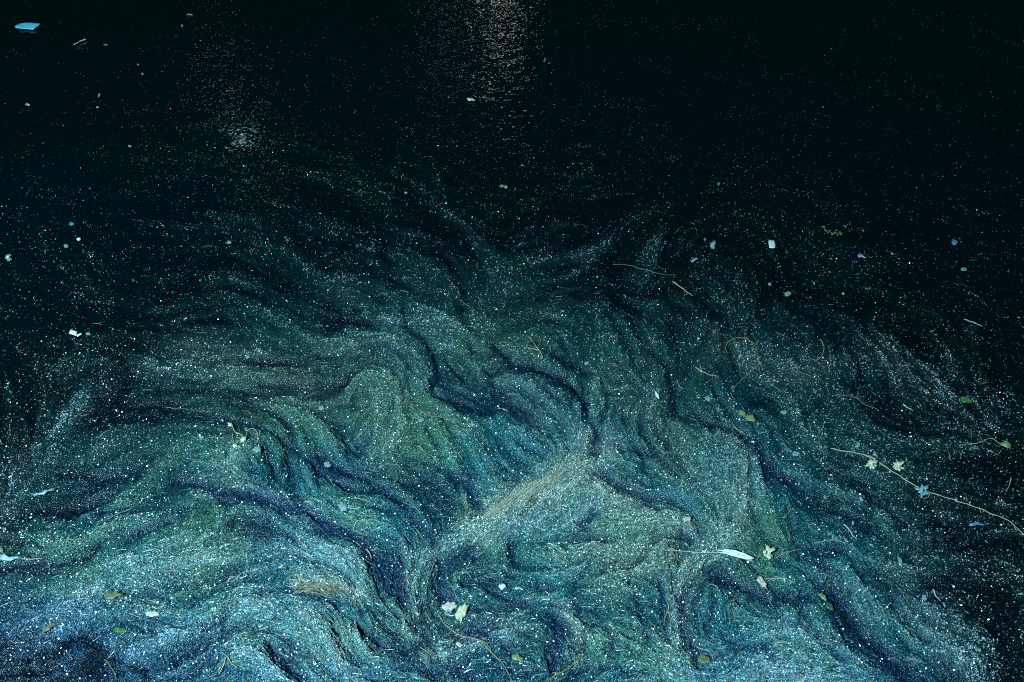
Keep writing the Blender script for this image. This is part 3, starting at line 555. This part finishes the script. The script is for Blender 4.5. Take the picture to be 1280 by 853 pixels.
# feather
e = empty('feather', P3(895, 702)); tag(e, 'slim white feather with long bare quill pointing left, lower right', 'feather')
tube('quill', [(833,697),(850,696.8),(870,697.6),(893,698),(918,703),(938,707)], .75, .35, M['quill'], parent=e, lift=.009, knots=0)
up = [(893,697.3),(900,697.2),(908,697.6),(916,699),(924,701.4),(932,704),(941,707.4)]; lo = [(941,707.4),(934,709),(926,708.6),(917,706.6),(908,703.6),(900,700.6),(893,698.8)]
axis = [(941,707.4),(932,706),(918,703.3),(905,700.4),(893,698.2)]
scrap('vane', poly(up+axis[1:-1], 2), M['feather'], .10, .5, e, lift=.009, wav=.012); scrap('vane', poly(lo+axis[::-1][1:-1], 2), M['feather'], .10, .5, e, lift=.0085, wav=.012)
for k in range(9):
    t = k/8; bx_, by_ = 896+t*40, 698.4+t*8.2
    tube('barb', [(bx_, by_), (bx_+4, by_+(1.2 if k % 2 else -.6)), (bx_+8, by_+(2.2 if k % 2 else .2))], .3, .15, M['feather'], parent=e, lift=.010)
tuft('blossom', 958.5,700, 7.5,8, M['cream'], 'cream round blossom touching the feather tip', n=12)
twig('twig', [(968,704),(976,700),(987,696),(1000,693)], [], .75, .4, M['stem'], 'thin pale stem leaving the cream blossom to the right')
twig('twig', [(1015,686),(1026,684.5),(1036,683),(1046,684.5),(1056,689)], [[(1036,683),(1044,680)]], .8, .4, M['stem'], 'short arched straw twig right of the cream blossom')
twig('twig', [(1052,662),(1059,669),(1063,676),(1068,681)], [], 1.0, .6, M['pink'], 'short pinkish twig above the arched straw one')
twig('twig', [(977,655),(983,648),(987,642)], [], 1.0, .5, M['stem'], 'yellowish stub on weed above the cream blossom')
twig('twig', [(829,684),(836,695),(845,704),(853,711),(861,719),(869,729)], [[(853,711),(848,703)],[(869,729),(874,719),(880,708)],[(861,719),(858,728)]], 1.2, .7, M['brown'], 'brown forked twig crossing under the left end of the feather quill')
s_ = scrap('leaf_scrap', blob(838,698,3.8,2.6,50), M['red'], .4, .4); tag(s_, 'reddish brown curled leaf at the tip of the feather quill', 'leaf')
twig('twig', [(835,760),(834,768),(830,777),(829,786)], [], .8, .4, M['stem'], 'thin stem dangling in the dark notch below the brown forked twig')
twig('weed_curl', [(962,731),(974,731),(983,733),(990,738)], [[(974,731),(966,728)]], .9, .5, M['stem'], 'straw curl on weed lower right of the feather', 'weed')
s_ = scrap('leaf_scrap', rag([(1019,748),(1024,748.5),(1029,752),(1031,757),(1028,758),(1022,754)]), M['lime'], .4, .5); tag(s_, 'yellow green folded leaf at the head of the lower right dark channel', 'leaf')
s_ = scrap('leaf_scrap', blob(1035,763,7,3.4,50), M['dark'], .3, .5); tag(s_, 'very dark green leaf just below the yellow green folded one', 'leaf')
e = empty('sliver', P3(1172, 752)); tag(e, 'thin pinkish sliver with a blue flared tip, lower right', 'feather')
tube('shaft', [(1164,741),(1168,748),(1174,754)], 1.1, .5, M['pink'], parent=e); scrap('tip', blob(1177.5,760,4.5,1.7,60,9), M['bluep'], .3, .4, e)
s_ = scrap('leaf_scrap', blob(1219,659.5,11,1.8,2), M['bluep'], .2, .4); tag(s_, 'flat blue leaf lying level on black water under the long stem', 'leaf')
s_ = scrap('leaf_scrap', blob(1121,709,7,2.4,75), M['ice'], .3, .4); tag(s_, 'grey green upright leaf left of the violet glints, lower right', 'leaf')
# bottom centre
s_ = scrap('petal', rag([(552,763),(560,757),(570,758),(572,763),(565,769),(556,773)]), M['pink'], .15, .25, lift=.003); tag(s_, 'pinkish white crumpled petal, left of two in the bottom centre', 'petal')
s_ = scrap('petal', rag([(574,765),(583,760),(588,762),(584,771),(577,784),(571,781),(569,774)]), M['cream'], .15, .25, lift=.003); tag(s_, 'creamy yellow petal, right of two in the bottom centre', 'petal')
twig('water_stem', [(549,774),(556,785),(566,793),(578,800),(590,803),(602,808),(612,818),(624,829),(632,840),(640,856)], [[(610,814),(608,802)],[(602,808),(610,812),(616,824)],[(624,829),(632,830)],[(566,793),(560,798)]], 1.25, .9, M['ystem'], 'stout yellow green stem forking toward the bottom edge, centre')
twig('water_stem', [(525,812),(533,818),(541,824),(551,824),(560,830)], [[(541,824),(548,832)],[(533,818),(531,808)],[(551,824),(556,817)],[(541,824),(534,829)]], .9, .6, M['ystem'], 'small branching yellow green stem left of the stout one, bottom centre')
twig('water_stem', [(690,853),(700,847),(709,842),(717,835),(725,828),(728,818)], [[(717,835),(723,836)],[(690,846),(700,847)]], 1.6, .9, M['ystem'], 'bright yellow stem poking up from the bottom edge, right of centre')
s_ = scrap('leaf_scrap', rag([(640,824),(647,822),(655,828),(654,833),(646,832),(640,830)]), M['lime'], .4, .4); tag(s_, 'yellow green leaf at the end of the stout stem fork', 'leaf')
twig('twig', [(505,748),(504,738),(507,729),(513,721),(520,714)], [], 1.0, .6, M['red'], 'reddish bent twig rimming the dark hollow, left of bottom centre')
twig('twig', [(443,668),(446,661),(454,659),(462,663),(465,668)], [], .8, .5, M['stem'], 'pale hoop of stem at the edge of the dark channel, lower left')
twig('twig', [(458,690),(463,695),(465,702)], [], 1.1, .8, M['stem'], 'short thick straw stub under the pale hoop')
twig('twig', [(430,730),(434,722),(440,717),(447,725),(448,736)], [[(440,717),(452,711),(458,708)]], .8, .45, M['pale'], 'whitish forked thread right of the dry grass tuft')
twig('twig', [(575,722),(583,720),(590,728)], [], .7, .4, M['pale'], 'thin pale curl inside the dark eddy, bottom centre')
twig('twig', [(368,748),(378,745),(390,745),(402,747),(410,752)], [], .95, .5, M['stem'], 'smooth arched straw under the dry grass tuft')
e = empty('grass_tuft', P3(400, 742)); tag(e, 'tuft of dry golden grass combed sideways on the fold, lower left', 'grass')
for k in range(26):
    a0 = 366+random.random()*22; b0 = 738+random.random()*8; L_ = 30+random.random()*26
    tube('grass_blade', [(a0, b0+2), (a0+L_*.35, b0-3+random.random()*2), (a0+L_*.7, b0-1+random.random()*3), (a0+L_, b0+6+random.random()*5)], .5, .25, M[random.choice(['stem', 'brown', 'olive', 'brown'])], parent=e, lift=.005+.003*random.random())
e = empty('straw_fan', P3(650, 630)); tag(e, 'fan of fine pale straw fanning right out of the fold, centre', 'straw')
for k in range(120):
    t = random.random(); a0 = 596+random.random()*95; b0 = 660-(a0-600)*.42-random.random()*(8+.22*(a0-596)); L_ = 14+random.random()*34; an = -.58+.55*(t-.5)
    tube('straw_blade', [(a0, b0), (a0+L_*.5*math.cos(an), b0+L_*.5*math.sin(an)), (a0+L_*math.cos(an-.15), b0+L_*math.sin(an-.15))], .30, .18, M[random.choice(['straw', 'straw', 'cream'])], parent=e, lift=.003+.004*random.random())
# --- left and bottom left
e = empty('reed', P3(30, 706)); tag(e, 'bluish white reed blade lying level against the left edge', 'reed')
scrap('blade', poly([(-14,703.5),(5,703.6),(20,705),(34,706),(34,708.5),(18,709.5),(0,709),(-14,708)]), M['pale'], .1, .5, e, lift=.006); tube('tip', [(33,707),(45,706.5),(58,706)], .9, .4, M['stem'], parent=e)
s_ = scrap('leaf_scrap', poly([(44,624.5),(55,622),(66,618),(72,616),(70,619),(58,623.5),(47,626)]), M['pale'], .15, .4); tag(s_, 'narrow streak of white glints, built as a sliver, on dark weed at the left', 'leaf')  # glint streak added as a pale sliver of mesh
twig('twig', [(133,829),(138,832),(141,838),(146,845),(150,856)], [], 1.1, .7, M['brown'], 'brown stub entering from the bottom edge, lower left')
twig('twig', [(277,850),(284,838),(288,830),(292,836),(300,842)], [[(288,830),(282,824)]], 1.0, .6, M['stem'], 'pale forked twig near the bottom edge, left of centre')
twig('twig', [(139,657),(150,650),(160,645),(168,641)], [], .9, .5, M['pale'], 'pale thin sliver slanting up on weed, left')
twig('twig', [(1210,405.5),(1216,407.5),(1224,410.5)] and [(1204,402.5),(1212,405),(1220,408),(1226,411)], [], 1.0, .6, M['pale'], 'short silvery sliver on dark water near the right edge')
twig('twig', [(1196,631),(1198,620),(1201,613)] and [(1262,600),(1260,609),(1256,617)], [], .7, .4, M['stem'], 'short brown upright stub above the long stem near the right edge')
twig('twig', [(915,541),(924,546),(923,549),(916,556)], [[(924,546),(930,550)]], .6, .4, M['stem'], 'thin hooked stem on the dark blue channel under the split pod')
twig('twig', [(752,445),(757,456),(765,464),(778,470)], [[(765,464),(774,465)]], .6, .4, M['brown'], 'fine brown crooked twig right of the central dark channel')
